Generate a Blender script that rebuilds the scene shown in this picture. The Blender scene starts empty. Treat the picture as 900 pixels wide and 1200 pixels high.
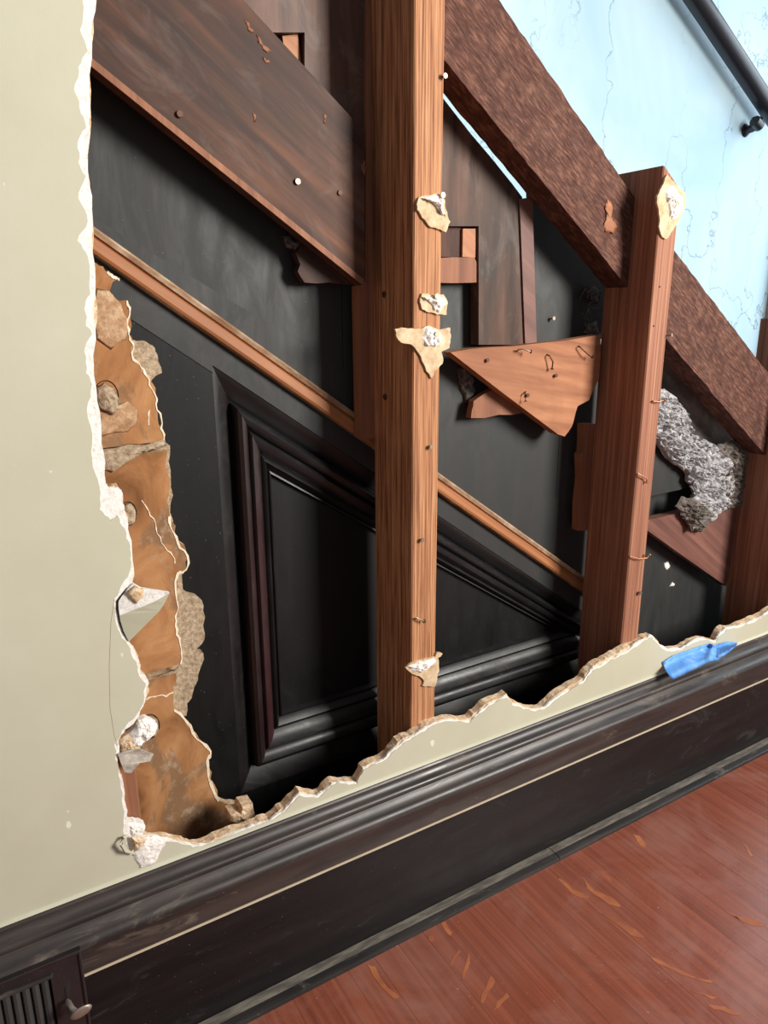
import bpy, bmesh, math, random
from mathutils import Vector, Matrix, noise
from mathutils.geometry import tessellate_polygon

S = bpy.context.scene
COL = S.collection

# ------------------------------------------------------------------ camera
# X runs along the wall, Y goes into it (0 = painted face), Z up (0 = floor), metres
YAW, PIT, ROLL = math.radians(31.26), math.radians(15.556), math.radians(-0.32)
FPX = 858.6                                   # focal length in pixels of a 900 x 1200 frame
CAM = Vector((0.0, -0.7115, 0.822))
fwd = Vector((math.sin(YAW)*math.cos(PIT), math.cos(YAW)*math.cos(PIT), -math.sin(PIT)))
_r = Vector((math.cos(YAW), -math.sin(YAW), 0)); _u = _r.cross(fwd)
RGT = _r*math.cos(ROLL) + _u*math.sin(ROLL)
UPV = _u*math.cos(ROLL) - _r*math.sin(ROLL)
cd = bpy.data.cameras.new('camera'); cam = bpy.data.objects.new('camera', cd); COL.objects.link(cam)
cd.sensor_fit = 'HORIZONTAL'; cd.sensor_width = 36.0; cd.lens = FPX/900*36.0; cd.clip_start = 0.01
M = Matrix((RGT, UPV, -fwd)).transposed().to_4x4(); M.translation = CAM
cam.matrix_world = M
S.camera = cam

# ------------------------------------------------------------------ world, lights, exposure
w = bpy.data.worlds.new('world'); S.world = w; w.use_nodes = True
bg = w.node_tree.nodes['Background']; bg.inputs[0].default_value = (0.95, 0.97, 1.0, 1); bg.inputs[1].default_value = 0.26

def area_light(name, loc, target, sx, sy, power, color):
    l = bpy.data.lights.new(name, 'AREA'); l.shape = 'RECTANGLE'; l.size = sx; l.size_y = sy
    l.energy = power; l.color = color
    o = bpy.data.objects.new(name, l); COL.objects.link(o); o.location = loc
    o.rotation_euler = (Vector(target)-Vector(loc)).to_track_quat('-Z', 'Y').to_euler()
    return o
area_light('room_window_daylight', (1.9, -2.05, 1.6), (0.75, 0, 1.2), 0.6, 1.1, 46, (1.0, 0.955, 0.885)).data.spread = math.radians(100)
area_light('stair_window_daylight', (3.0, 0.15, 1.3), (1.6, 0.45, 0.8), 1.1, 1.6, 31, (0.78, 0.90, 1.0))

vs = S.view_settings
S.display_settings.display_device = 'sRGB'
vs.view_transform = 'Standard'; vs.look = 'None'; vs.gamma = 1.0; vs.exposure = 0.0; vs.use_curve_mapping = False

# ------------------------------------------------------------------ helpers
rnd = random.Random(7)
def ray(x, y): return fwd + RGT*((x-450)/FPX) - UPV*((y-600)/FPX)
def P(x, y, Y):
    d = ray(x, y); return CAM + d*((Y-CAM.y)/d.y)
def PZ(x, y, Z):
    d = ray(x, y); return CAM + d*((Z-CAM.z)/d.z)
def XZ(pts, Y): return [(p.x, p.z) for p in (P(a, b, Y) for a, b in pts)]
def zat(x, y, Y): return P(x, y, Y).z

WL = {}
def setp(o, label=None, cat=None, group=None, kind=None):
    if label: o['label'] = label
    if cat: o['category'] = cat
    if group: o['group'] = group
    if kind: o['kind'] = kind
    return o
def empty(name, loc):
    o = bpy.data.objects.new(name, None); COL.objects.link(o); o.location = loc; o.empty_display_size = 0.02
    WL[o] = Vector(loc); return o
def link(name, verts, faces, mats, parent=None, fmat=None, smooth=False, origin=None):
    verts = [Vector(v) for v in verts]
    if origin is None:
        lo = [min(v[i] for v in verts) for i in range(3)]; hi = [max(v[i] for v in verts) for i in range(3)]
        origin = Vector(((lo[0]+hi[0])/2, (lo[1]+hi[1])/2, lo[2]))
    me = bpy.data.meshes.new(name)
    me.from_pydata([v-origin for v in verts], [], faces)
    if not isinstance(mats, (list, tuple)): mats = [mats]
    for m in mats: me.materials.append(m)
    if fmat: me.polygons.foreach_set('material_index', fmat)
    bm = bmesh.new(); bm.from_mesh(me); bmesh.ops.recalc_face_normals(bm, faces=bm.faces); bm.to_mesh(me); bm.free()
    if smooth: me.polygons.foreach_set('use_smooth', [True]*len(me.polygons))
    o = bpy.data.objects.new(name, me); COL.objects.link(o); WL[o] = Vector(origin)
    if parent is not None:
        o.parent = parent; o.location = origin - WL[parent]
    else: o.location = origin
    return o
def jag(pts, it=2, amp=0.18, closed=False, seed=1, maxd=3.0):
    r = random.Random(seed); pts = [tuple(p) for p in pts]
    for _ in range(it):
        out = []; n = len(pts)
        for i in range(n if closed else n-1):
            a = pts[i]; b = pts[(i+1) % n]; dx, dy = b[0]-a[0], b[1]-a[1]
            d = max(-maxd/max(1e-6, math.hypot(dx, dy)), min(maxd/max(1e-6, math.hypot(dx, dy)), r.uniform(-amp, amp)))
            out += [a, ((a[0]+b[0])/2 - dy*d, (a[1]+b[1])/2 + dx*d)]
        if not closed: out.append(pts[-1])
        pts = out; maxd *= 0.6
    return pts
def prism(name, front, y0, y1, mats, parent=None, back=None, smooth=False, side_mat=0):
    """solid between outline front (X, Z list) at y0 and back at y1"""
    back = back or front; n = len(front)
    v = [(x, y0, z) for x, z in front] + [(x, y1, z) for x, z in back]
    tri = tessellate_polygon([[Vector((x, z, 0)) for x, z in front]])
    f = [tuple(t) for t in tri] + [tuple(n+i for i in reversed(t)) for t in tri]
    fm = [0]*len(tri) + [side_mat]*len(tri)
    for i in range(n):
        j = (i+1) % n; f.append((i, j, n+j, n+i)); fm.append(side_mat)
    return link(name, v, f, mats, parent, fm, smooth)
def box(name, x0, x1, y0, y1, z0, z1, mat, parent=None, bev=0.0):
    if bev <= 0:
        return prism(name, [(x0, z0), (x1, z0), (x1, z1), (x0, z1)], y0, y1, mat, parent)
    bm = bmesh.new(); bmesh.ops.create_cube(bm, size=1)
    for v in bm.verts:
        v.co = Vector(((x0+x1)/2+v.co.x*(x1-x0), (y0+y1)/2+v.co.y*(y1-y0), (z0+z1)/2+v.co.z*(z1-z0)))
    bmesh.ops.bevel(bm, geom=bm.edges[:], offset=bev, segments=2, affect='EDGES', profile=0.5)
    vs_ = [v.co.copy() for v in bm.verts]; bm.verts.index_update(); fs = [tuple(x.index for x in f.verts) for f in bm.faces]; bm.free()
    return link(name, vs_, fs, mat, parent)
def extrude(name, prof, p0, p1, nvec, mat, parent=None, smooth=False):
    """closed profile of (offset along nvec, Y) swept from p0 to p1"""
    n = len(prof); v = []
    for p in (p0, p1):
        for a, y in prof: q = Vector(p) + Vector(nvec)*a; v.append((q.x, y, q.z))
    f = [(i, (i+1) % n, n+(i+1) % n, n+i) for i in range(n)]
    tri = tessellate_polygon([[Vector((a, y, 0)) for a, y in prof]])
    f += [tuple(t) for t in tri] + [tuple(n+i for i in reversed(t)) for t in tri]
    o = link(name, v, f, mat, parent)
    if smooth:
        o.data.polygons.foreach_set('use_smooth', [i < n for i in range(len(f))]); o.data.set_sharp_from_angle(angle=math.radians(50))
    return o
def tube(name, pts, rad, mat, parent=None, seg=8):
    pts = [Vector(p) for p in pts]; rads = rad if isinstance(rad, (list, tuple)) else [rad]*len(pts)
    v = []; f = []; ref = Vector((0.13, 0.31, 0.94))
    for i, p in enumerate(pts):
        t = (pts[min(i+1, len(pts)-1)] - pts[max(i-1, 0)]).normalized()
        a = t.cross(ref)
        if a.length < 1e-3: a = t.cross(Vector((1, 0, 0)))
        a.normalize(); b = t.cross(a)
        for k in range(seg):
            an = 2*math.pi*k/seg; v.append(p + (a*math.cos(an)+b*math.sin(an))*rads[i])
    for i in range(len(pts)-1):
        for k in range(seg): f.append((i*seg+k, i*seg+(k+1) % seg, (i+1)*seg+(k+1) % seg, (i+1)*seg+k))
    f.append(tuple(range(seg))[::-1]); f.append(tuple(len(v)-seg+k for k in range(seg)))
    o = link(name, v, f, mat, parent)
    o.data.polygons.foreach_set('use_smooth', [True]*len(o.data.polygons)); o.data.set_sharp_from_angle(angle=math.radians(50))
    return o
def lump(name, poly, ybase, h, mat, parent=None, rings=7, ns=60, na=0.5, seed=0, flat=0.5, smooth=True, sub=1, back=0.0, ja=0.12):
    """rough crumbly heap bulging towards -Y over a star-shaped outline (X, Z)"""
    poly = jag(poly, sub, ja, True, seed+3, 0.004)
    cx = sum(p[0] for p in poly)/len(poly); cz = sum(p[1] for p in poly)/len(poly); n = len(poly)
    v = []; f = []
    for k in range(rings+1):
        t = 1 - k/(rings+0.6)
        for x, z in poly:
            X = cx+(x-cx)*t; Z = cz+(z-cz)*t
            prof = (1-t**2.5)**flat if k else 0.0
            q = Vector((X*ns+seed*7.1, seed*3.3, Z*ns))
            nz = noise.fractal(q, 1.0, 2.0, 4)*na + 0.5*na*noise.noise(q*3.1)
            hh = h*prof*(1+nz) if k else 0.0
            jx = noise.noise(q*1.7+Vector((9, 0, 0)))*h*0.15*prof; jz = noise.noise(q*1.7+Vector((0, 9, 0)))*h*0.15*prof
            v.append((X+jx, ybase-max(hh, 0.0), Z+jz))
    for k in range(rings):
        for i in range(n):
            j = (i+1) % n; f.append((k*n+i, k*n+j, (k+1)*n+j, (k+1)*n+i))
    c = len(v); v.append((cx, ybase-h*(1+0.3*na*noise.noise(Vector((cx*ns, 0, cz*ns)))), cz))
    for i in range(n): f.append((rings*n+i, rings*n+(i+1) % n, c))
    b = len(v)
    for x, z in poly: v.append((x, ybase+back, z))
    if back > 0:
        for i in range(n): f.append((i, (i+1) % n, b+(i+1) % n, b+i))
        f.append(tuple(b+i for i in reversed(range(n))))
    else:
        v = v[:b]; f.append(tuple(reversed(range(n))))
    return link(name, v, f, mat, parent, smooth=smooth)

# ------------------------------------------------------------------ materials
def lin(r, g, b):
    def c(u):
        u /= 255.0; return u/12.92 if u <= 0.04045 else ((u+0.055)/1.055)**2.4
    return (c(r), c(g), c(b), 1.0)
class Mat:
    def __init__(s, name, rough=0.6, spec=0.4, coat=0.0):
        s.m = bpy.data.materials.new(name); s.m.use_nodes = True; s.t = s.m.node_tree
        s.b = s.t.nodes['Principled BSDF']; s.b.inputs['Roughness'].default_value = rough
        s.b.inputs['Specular IOR Level'].default_value = spec
        s.b.inputs['Coat Weight'].default_value = coat; s.b.inputs['Coat Roughness'].default_value = 0.25
        s.tc = s.t.nodes.new('ShaderNodeTexCoord'); s.oi = s.t.nodes.new('ShaderNodeObjectInfo')
    def L(s, a, b): s.t.links.new(a, b)
    def vec(s, scale=(1, 1, 1), ang=0.0, world=False, rand=True):
        src = s.tc.outputs['Object']
        if world:
            g = s.t.nodes.new('ShaderNodeNewGeometry'); src = g.outputs['Position']
        elif rand:
            ad = s.t.nodes.new('ShaderNodeVectorMath'); ad.operation = 'MULTIPLY_ADD'
            cb = s.t.nodes.new('ShaderNodeCombineXYZ')
            for i in range(3): s.L(s.oi.outputs['Random'], cb.inputs[i])
            s.L(cb.outputs[0], ad.inputs[0]); ad.inputs[1].default_value = (7.3, 5.1, 9.7); s.L(src, ad.inputs[2]); src = ad.outputs[0]
        if ang:
            m1 = s.t.nodes.new('ShaderNodeMapping'); m1.inputs['Rotation'].default_value = (0, ang, 0); s.L(src, m1.inputs[0]); src = m1.outputs[0]
        m2 = s.t.nodes.new('ShaderNodeMapping'); m2.inputs['Scale'].default_value = scale; s.L(src, m2.inputs[0]); return m2.outputs[0]
    def noise(s, v, scale=1.0, detail=4, rough=0.55, dist=0.0):
        n = s.t.nodes.new('ShaderNodeTexNoise'); s.L(v, n.inputs['Vector'])
        n.inputs['Scale'].default_value = scale; n.inputs['Detail'].default_value = detail
        n.inputs['Roughness'].default_value = rough; n.inputs['Distortion'].default_value = dist
        return n.outputs['Fac']
    def ramp(s, fac, stops):
        r = s.t.nodes.new('ShaderNodeValToRGB'); s.L(fac, r.inputs[0]); e = r.color_ramp.elements
        while len(e) < len(stops): e.new(0.5)
        for i, (p, c) in enumerate(stops):
            e[i].position = p; e[i].color = c if isinstance(c, tuple) else (c, c, c, 1)
        return r.outputs[0]
    def mix(s, fac, a, b, mode='MIX'):
        n = s.t.nodes.new('ShaderNodeMix'); n.data_type = 'RGBA'; n.blend_type = mode
        for sock, val in ((n.inputs[0], fac), (n.inputs[6], a), (n.inputs[7], b)):
            if hasattr(val, 'is_output'): s.L(val, sock)
            else: sock.default_value = val
        return n.outputs[2]
    def math(s, op, a, b=0.5):
        n = s.t.nodes.new('ShaderNodeMath'); n.operation = op
        for sock, val in ((n.inputs[0], a), (n.inputs[1], b)):
            if hasattr(val, 'is_output'): s.L(val, sock)
            else: sock.default_value = val
        return n.outputs[0]
    def color(s, c):
        if hasattr(c, 'is_output'): s.L(c, s.b.inputs['Base Color'])
        else: s.b.inputs['Base Color'].default_value = c
    def rough(s, c): s.L(c, s.b.inputs['Roughness'])
    def bump(s, h, strength=0.3, dist=0.002):
        n = s.t.nodes.new('ShaderNodeBump'); n.inputs['Strength'].default_value = strength; n.inputs['Distance'].default_value = dist
        s.L(h, n.inputs['Height']); s.L(n.outputs[0], s.b.inputs['Normal'])

def wood(name, dark, mid, light, ang=0.0, sc=(120, 40, 5), rough=0.65, spec=0.25, bump=0.25, contrast=0.18, blotch=None, blotch_amt=0.5, dust=None, dust_amt=0.35):
    m = Mat(name, rough, spec)
    g = m.noise(m.vec(sc, ang), 1, 5, 0.6, 0.15)
    c = m.ramp(g, [(0.5-contrast, dark), (0.5, mid), (0.5+contrast, light)])
    if blotch:
        b = m.noise(m.vec((sc[0]*0.12, 9, max(sc[2]*0.9, 2.5)), ang), 1, 4, 0.6, 0.6)
        c = m.mix(m.ramp(b, [(0.42, 0.0), (0.66, blotch_amt)]), c, blotch)
    if dust:
        d = m.noise(m.vec((19, 19, 9), ang), 1, 6, 0.65, 1.6)
        c = m.mix(m.ramp(d, [(0.52, 0.0), (0.75, dust_amt)]), c, dust)
    m.color(c); m.bump(g, bump, 0.0015); return m.m

SL = math.radians(35.8)
def sl(a=SL): return math.pi/2 - a     # turns the grain (Z) onto the stair slope
M_STUD = wood('stud_fir', lin(112, 72, 52), lin(172, 120, 84), lin(202, 152, 112), 0, (620, 240, 9), 0.7, 0.2, 0.6, 0.16, lin(150, 94, 66), 0.3)
M_STUD2 = wood('stud_fir_plain', lin(118, 76, 60), lin(150, 102, 80), lin(180, 132, 106), 0, (420, 200, 4), 0.7, 0.2, 0.3, 0.2, lin(120, 76, 62), 0.3)
M_BEAM = wood('rough_sawn_fir', lin(52, 34, 30), lin(92, 62, 53), lin(136, 98, 82), sl(), (380, 160, 60), 0.85, 0.15, 1.0, 0.24, lin(66, 44, 41), 0.6, lin(150, 116, 100), 0.3)
M_STRING = wood('dirty_stringer', lin(52, 34, 28), lin(80, 53, 42), lin(118, 76, 55), sl(), (60, 30, 4), 0.6, 0.22, 0.25, 0.24, lin(46, 42, 41), 0.75, lin(132, 116, 110), 0.32)
M_OLD = wood('dirty_riser', lin(62, 43, 37), lin(94, 65, 54), lin(116, 82, 67), 0, (60, 30, 5), 0.55, 0.35, 0.25, 0.2, lin(58, 55, 54), 0.85, lin(126, 118, 112), 0.6)
M_SOOT = wood('sooty_board', lin(50, 36, 31), lin(80, 58, 48), lin(102, 74, 61), 0, (60, 30, 5), 0.6, 0.22, 0.25, 0.2, lin(54, 52, 50), 0.8, lin(124, 116, 110), 0.45)
M_DUSTY = wood('dusty_backing', lin(84, 76, 71), lin(118, 108, 101), lin(148, 137, 128), sl(), (40, 30, 9), 0.8, 0.2, 0.4, 0.2, lin(56, 50, 48), 0.6, lin(160, 150, 142), 0.5)
M_CEDAR = wood('raw_orange_wood', lin(130, 80, 46), lin(160, 104, 64), lin(182, 126, 84), sl(), (90, 40, 3), 0.55, 0.35, 0.2, 0.25, lin(150, 92, 62), 0.4)
M_PINK = wood('raw_reddish_board', lin(120, 76, 54), lin(154, 102, 72), lin(178, 124, 90), math.radians(80), (55, 30, 5), 0.65, 0.25, 0.2, 0.2, lin(126, 82, 62), 0.6)
M_STRIP = wood('reddish_strip', lin(114, 73, 54), lin(142, 95, 70), lin(162, 112, 84), 0, (90, 60, 3), 0.65, 0.3, 0.2, 0.2, lin(108, 70, 54), 0.5)
M_DULL = wood('dull_red_board', lin(92, 60, 53), lin(118, 79, 69), lin(138, 96, 84), sl(), (70, 60, 3), 0.55, 0.35, 0.2, 0.2, lin(84, 58, 54), 0.6)
M_SCUFF = wood('scraped_brown', lin(104, 66, 48), lin(134, 86, 60), lin(158, 106, 74), sl(), (90, 40, 12), 0.6, 0.3, 0.3)
M_LIP = wood('dusty_lip', lin(116, 90, 66), lin(158, 130, 104), lin(190, 168, 142), sl(), (90, 60, 30), 0.8, 0.2, 0.5, 0.2, lin(120, 82, 56), 0.6)
M_DARKW = wood('dark_block', lin(44, 32, 30), lin(68, 48, 42), lin(90, 62, 52), 0, (60, 40, 8), 0.7, 0.25, 0.3, 0.2)

def black_paint(name, base, alt, alt_amt, rough, dust=0.12, dcol=lin(112, 106, 100), ang=0.0, sc=(40, 40, 2.5), spec=0.5, speck=0.25):
    m = Mat(name, rough, spec)
    n = m.noise(m.vec(sc, ang), 1, 4, 0.6, 0.3)
    c = m.mix(m.ramp(n, [(0.4, 0.0), (0.66, alt_amt)]), base, alt)
    d = m.noise(m.vec((26, 26, 9), ang), 1, 7, 0.7, 1.2)
    c = m.mix(m.ramp(d, [(0.58, 0.0), (0.8, dust)]), c, dcol)
    sp = m.noise(m.vec((420, 420, 420)), 1, 1, 0.4)
    c = m.mix(m.ramp(sp, [(0.78, 0.0), (0.81, speck)]), c, lin(170, 160, 150))
    m.color(c); m.rough(m.ramp(d, [(0.3, rough), (0.75, min(1.0, rough+0.25))]))
    m.bump(m.noise(m.vec((90, 90, 6), ang), 1, 4), 0.12, 0.001); return m.m
M_BLACK = black_paint('black_panel_paint', lin(8, 8, 9), lin(14, 12, 13), 0.8, 0.45, 0.06, spec=0.3)
M_SPAN = black_paint('slate_black_paint', lin(34, 36, 36), lin(42, 40, 39), 0.8, 0.5, 0.12)
M_MOULD = black_paint('worn_black_moulding', lin(14, 13, 14), lin(22, 17, 18), 0.8, 0.33, 0.12)
M_RED = black_paint('oxblood_moulding', lin(30, 17, 18), lin(58, 27, 30), 1.0, 0.33, 0.12)
M_MOULD_S = black_paint('black_moulding_paint', lin(18, 18, 20), lin(28, 24, 26), 0.8, 0.33, 0.2, ang=sl())
M_BASE = black_paint('baseboard_paint', lin(18, 16, 17), lin(30, 25, 26), 0.9, 0.34, 0.3, lin(105, 98, 92), math.pi/2, spec=0.32)
M_CAP = black_paint('baseboard_cap_paint', lin(42, 37, 36), lin(66, 56, 53), 0.9, 0.30, 0.6, lin(150, 136, 120), math.pi/2, (60, 60, 6))
M_SHOE = black_paint('shoe_paint', lin(36, 33, 33), lin(60, 55, 52), 0.9, 0.36, 0.8, lin(150, 140, 126), math.pi/2, (60, 60, 6))
M_LOUV = black_paint('grey_louver_enamel', lin(50, 51, 51), lin(64, 62, 60), 0.8, 0.4, 0.15)
M_IRON = black_paint('register_enamel', lin(34, 30, 31), lin(46, 34, 36), 0.8, 0.32, 0.15)

def paint():
    m = Mat('olive_cream_paint', 0.55, 0.3)
    n = m.noise(m.vec((3, 3, 3)), 1, 5, 0.6)
    c = m.ramp(n, [(0.3, lin(182, 178, 156)), (0.7, lin(197, 194, 175))])
    h = m.t.nodes.new('ShaderNodeTexVoronoi'); h.feature = 'DISTANCE_TO_EDGE'; h.inputs['Scale'].default_value = 4.2
    wv = m.vec((1, 1, 0.55)); m.L(wv, h.inputs['Vector'])
    msk = m.ramp(m.noise(m.vec((5, 5, 5)), 1, 2), [(0.55, 0.0), (0.6, 0.5)])
    ln = m.ramp(h.outputs['Distance'], [(0.0, 1.0), (0.004, 0.0)])
    sp = m.noise(m.vec((60, 60, 45)), 1, 1, 0.4)
    c = m.mix(m.ramp(sp, [(0.785, 0.0), (0.80, 0.8)]), c, lin(226, 222, 208))
    m.color(c); m.bump(m.noise(m.vec((130, 130, 130)), 1, 4), 0.12, 0.001); return m.m
M_PAINT = paint()
def chalk(name, a, b, c_, sc=140, bump=0.8, bd=0.003):
    m = Mat(name, 0.95, 0.1)
    n = m.noise(m.vec((sc, sc, sc)), 1, 6, 0.7)
    m.color(m.ramp(n, [(0.3, a), (0.5, b), (0.68, c_)])); m.bump(n, bump, bd); return m.m
M_GYP = chalk('white_gypsum', lin(206, 198, 188), lin(236, 230, 224), lin(246, 242, 238), 160, 0.5)
M_CORE = chalk('tan_gypsum_core', lin(172, 136, 100), lin(212, 184, 150), lin(238, 222, 198), 150, 0.6)
M_PLAS = chalk('grey_brown_plaster', lin(128, 110, 90), lin(170, 150, 126), lin(198, 180, 156), 200, 0.8)
M_STAIN = chalk('lath_plaster_smear', lin(146, 112, 82), lin(176, 142, 110), lin(204, 180, 152), 90, 0.7)
M_WOOL = chalk('grey_mineral_wool', lin(110, 108, 110), lin(176, 174, 176), lin(214, 212, 214), 120, 1.0, 0.005)
M_WOOLD = chalk('dirty_mineral_wool', lin(70, 64, 60), lin(112, 104, 98), lin(146, 136, 128), 120, 1.0, 0.005)
M_PAPER = chalk('tan_board_paper', lin(168, 140, 108), lin(200, 176, 144), lin(218, 198, 170), 70, 0.3)
M_RIM = chalk('pale_torn_rim', lin(196, 174, 146), lin(226, 208, 184), lin(240, 228, 210), 120, 0.4)
M_GREYP = chalk('torn_grey_paper', lin(150, 138, 126), lin(190, 180, 168), lin(214, 206, 196), 80, 0.5)
M_COB = chalk('cobweb_dirt', lin(48, 46, 45), lin(92, 88, 85), lin(140, 136, 132), 160, 0.8)
def lath():
    m = Mat('brown_lath_paper', 0.9, 0.1)
    n = m.noise(m.vec((16, 16, 12)), 1, 6, 0.6, 0.8)
    c = m.ramp(n, [(0.3, lin(112, 76, 48)), (0.5, lin(158, 112, 74)), (0.7, lin(184, 138, 96))])
    b = m.noise(m.vec((11, 11, 8)), 1, 5, 0.62, 1.4)
    c = m.mix(m.ramp(b, [(0.52, 0.0), (0.58, 0.8)]), c, lin(128, 100, 76))
    d = m.noise(m.vec((75, 75, 60)), 1, 6, 0.7)
    c = m.mix(m.math('MULTIPLY', m.ramp(d, [(0.5, 0.0), (0.7, 0.7)]), m.ramp(b, [(0.5, 0.0), (0.6, 1.0)])), c, lin(190, 172, 146))
    m.color(c); m.bump(d, 0.35, 0.002); return m.m
M_LATH = lath()
def floorwood():
    m = Mat('red_brown_floor', 0.3, 0.5)
    g = m.noise(m.vec((150, 4, 50)), 1, 5, 0.6, 0.1)
    c = m.ramp(g, [(0.15, lin(98, 52, 40)), (0.5, lin(138, 73, 54)), (0.85, lin(162, 94, 70))])
    hv = m.t.nodes.new('ShaderNodeHueSaturation'); m.L(c, hv.inputs['Color'])
    m.L(m.math('ADD', m.math('MULTIPLY', m.oi.outputs['Random'], 0.16), 0.92), hv.inputs['Value']); c = hv.outputs[0]
    b = m.noise(m.vec((7, 7, 7), world=True), 1, 6, 0.65, 0.8)
    c = m.mix(m.ramp(b, [(0.5, 0.0), (0.72, 0.55)]), c, lin(158, 112, 100))
    s_ = m.noise(m.vec((70, 9, 10), world=True), 1, 3, 0.5, 0.6)
    c = m.mix(m.ramp(s_, [(0.72, 0.0), (0.77, 0.6)]), c, lin(196, 106, 60))
    sp = m.noise(m.vec((300, 300, 300), world=True), 1, 1, 0.4)
    c = m.mix(m.ramp(sp, [(0.79, 0.0), (0.81, 0.7)]), c, lin(214, 200, 190))
    m.color(c); m.rough(m.ramp(b, [(0.3, 0.2), (0.7, 0.36)])); m.bump(g, 0.15, 0.0008); return m.m
M_FLOOR = floorwood()
M_SCR = wood('bare_scraped_wood', lin(144, 80, 54), lin(168, 98, 64), lin(190, 118, 78), math.pi/2, (90, 20, 8), 0.55, 0.3, 0.2)
def bluewall():
    m = Mat('pale_blue_plaster', 0.6, 0.3)
    n = m.noise(m.vec((2.2, 2.2, 1.6)), 1, 4, 0.6, 0.5)
    c = m.ramp(n, [(0.35, lin(164, 194, 212)), (0.65, lin(190, 211, 217))])
    dv = m.t.nodes.new('ShaderNodeVectorMath'); dv.operation = 'MULTIPLY_ADD'
    nn = m.t.nodes.new('ShaderNodeTexNoise'); nn.inputs['Scale'].default_value = 9; nn.inputs['Detail'].default_value = 6; m.L(m.vec((1, 1, 1)), nn.inputs['Vector'])
    m.L(nn.outputs['Color'], dv.inputs[0]); dv.inputs[1].default_value = (0.2, 0.2, 0.2); m.L(m.vec((1, 1, 0.4)), dv.inputs[2])
    h = m.t.nodes.new('ShaderNodeTexVoronoi'); h.feature = 'DISTANCE_TO_EDGE'; h.inputs['Scale'].default_value = 4.6; m.L(dv.outputs[0], h.inputs['Vector'])
    ln = m.ramp(h.outputs['Distance'], [(0.0, 1.0), (0.010, 0.0)])
    msk = m.ramp(m.noise(m.vec((4, 4, 3)), 1, 3, 0.6), [(0.38, 0.15), (0.52, 0.8)])
    k = m.math('MULTIPLY', ln, msk)
    c = m.mix(k, c, lin(104, 128, 140))
    m.color(c); m.bump(m.mix(k, (0.5, 0.5, 0.5, 1), (0, 0, 0, 1)), 0.4, 0.002); return m.m
M_BLUE = bluewall()
def plain(name, c, rough=0.5, metal=0.0, spec=0.5, nsc=60, var=0.25):
    m = Mat(name, rough, spec); m.b.inputs['Metallic'].default_value = metal
    n = m.noise(m.vec((nsc, nsc, nsc)), 1, 4)
    m.color(m.mix(m.ramp(n, [(0.35, 0.0), (0.7, var)]), c, tuple(x*0.45 for x in c[:3])+(1,)))
    m.bump(n, 0.15, 0.001); return m.m
M_NAIL = plain('rusty_nail_steel', lin(150, 132, 112), 0.45, 0.7)
M_COPP = plain('coppery_nail', lin(188, 132, 100), 0.45, 0.5)
M_RUST = plain('dark_rusty_steel', lin(92, 66, 52), 0.6, 0.6)
M_KNOB = plain('worn_nickel', lin(190, 178, 166), 0.4, 0.75, nsc=200)
M_CAULK = plain('yellowed_caulk', lin(198, 182, 156), 0.7)
M_RAIL = plain('black_handrail_paint', lin(30, 28, 34), 0.35)
M_CASE = plain('grey_brown_casing', lin(150, 130, 120), 0.5)
M_GAP = plain('soot_black', lin(8, 8, 9), 0.9)
def tape_mat():
    m = Mat('blue_painters_tape', 0.6, 0.3)
    n = m.noise(m.vec((45, 45, 45)), 1, 5, 0.6)
    m.color(m.ramp(n, [(0.35, lin(78, 140, 214)), (0.6, lin(108, 164, 228)), (0.75, lin(158, 192, 232))])); m.bump(n, 0.4, 0.001); return m.m
M_TAPE = tape_mat()

# ------------------------------------------------------------------ large structure
YC = 0.0145            # stud face = back of the wall board
YS = 0.132             # face of the black stair panelling
XS1, XS2, SW, SD = 0.4813, 0.8874, 0.0388, 0.089
XS0, XS3 = XS1-0.406, XS2+0.406

fl = box('floor', -1.5, 4.2, -1.9, 0.95, -0.04, -0.005, M_GAP); setp(fl, kind='structure')
PW = 0.0385; k = 0; x = 0.347-PW*26
while x < 2.9:
    cuts = [-1.3, rnd.uniform(-0.95, -0.35), -0.024]
    for y0, y1 in zip(cuts[:-1], cuts[1:]):
        o = box('plank', x+0.00012, x+PW-0.00012, y0+0.00012, y1-0.00012, -0.005, rnd.uniform(-0.0001, 0.0), M_FLOOR, fl)
    x += PW
# worn, scraped patches of the finish
scr = [[(430,1130),(440,1133),(455,1158),(468,1168),(462,1171),(448,1158),(436,1142)],
       [(517,1082),(522,1080),(530,1093),(528,1097),(521,1090)], [(502,1096),(508,1096),(509,1103),(503,1103)],
       [(549,1117),(551,1128),(543,1149),(541,1142),(546,1128)], [(575,1143),(580,1150),(572,1162),(566,1176),(563,1174),(569,1158)],
       [(594,1163),(597,1168),(585,1180),(578,1185),(582,1174)], [(538,1113),(540,1115),(529,1131),(527,1131)],
       [(656,1029),(672,1043),(690,1052),(689,1053),(670,1047),(654,1031)], [(679,1026),(690,1037),(706,1047),(728,1062),(725,1063),(703,1052),(688,1041)],
       [(700,1070),(712,1071),(730,1083),(755,1098),(753,1100),(728,1087),(712,1076)], [(741,977),(750,980),(757,990),(755,994),(747,987)],
       [(762,1121),(775,1126),(800,1138),(836,1150),(833,1152),(798,1142),(772,1130)], [(828,1177),(850,1180),(868,1188),(866,1190),(846,1184)],
       [(812,1163),(835,1168),(845,1168),(834,1171)], [(866,985),(880,1000),(884,1004),(879,1003)], [(850,1068),(872,1075),(896,1085),(893,1086),(868,1079)]]
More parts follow.
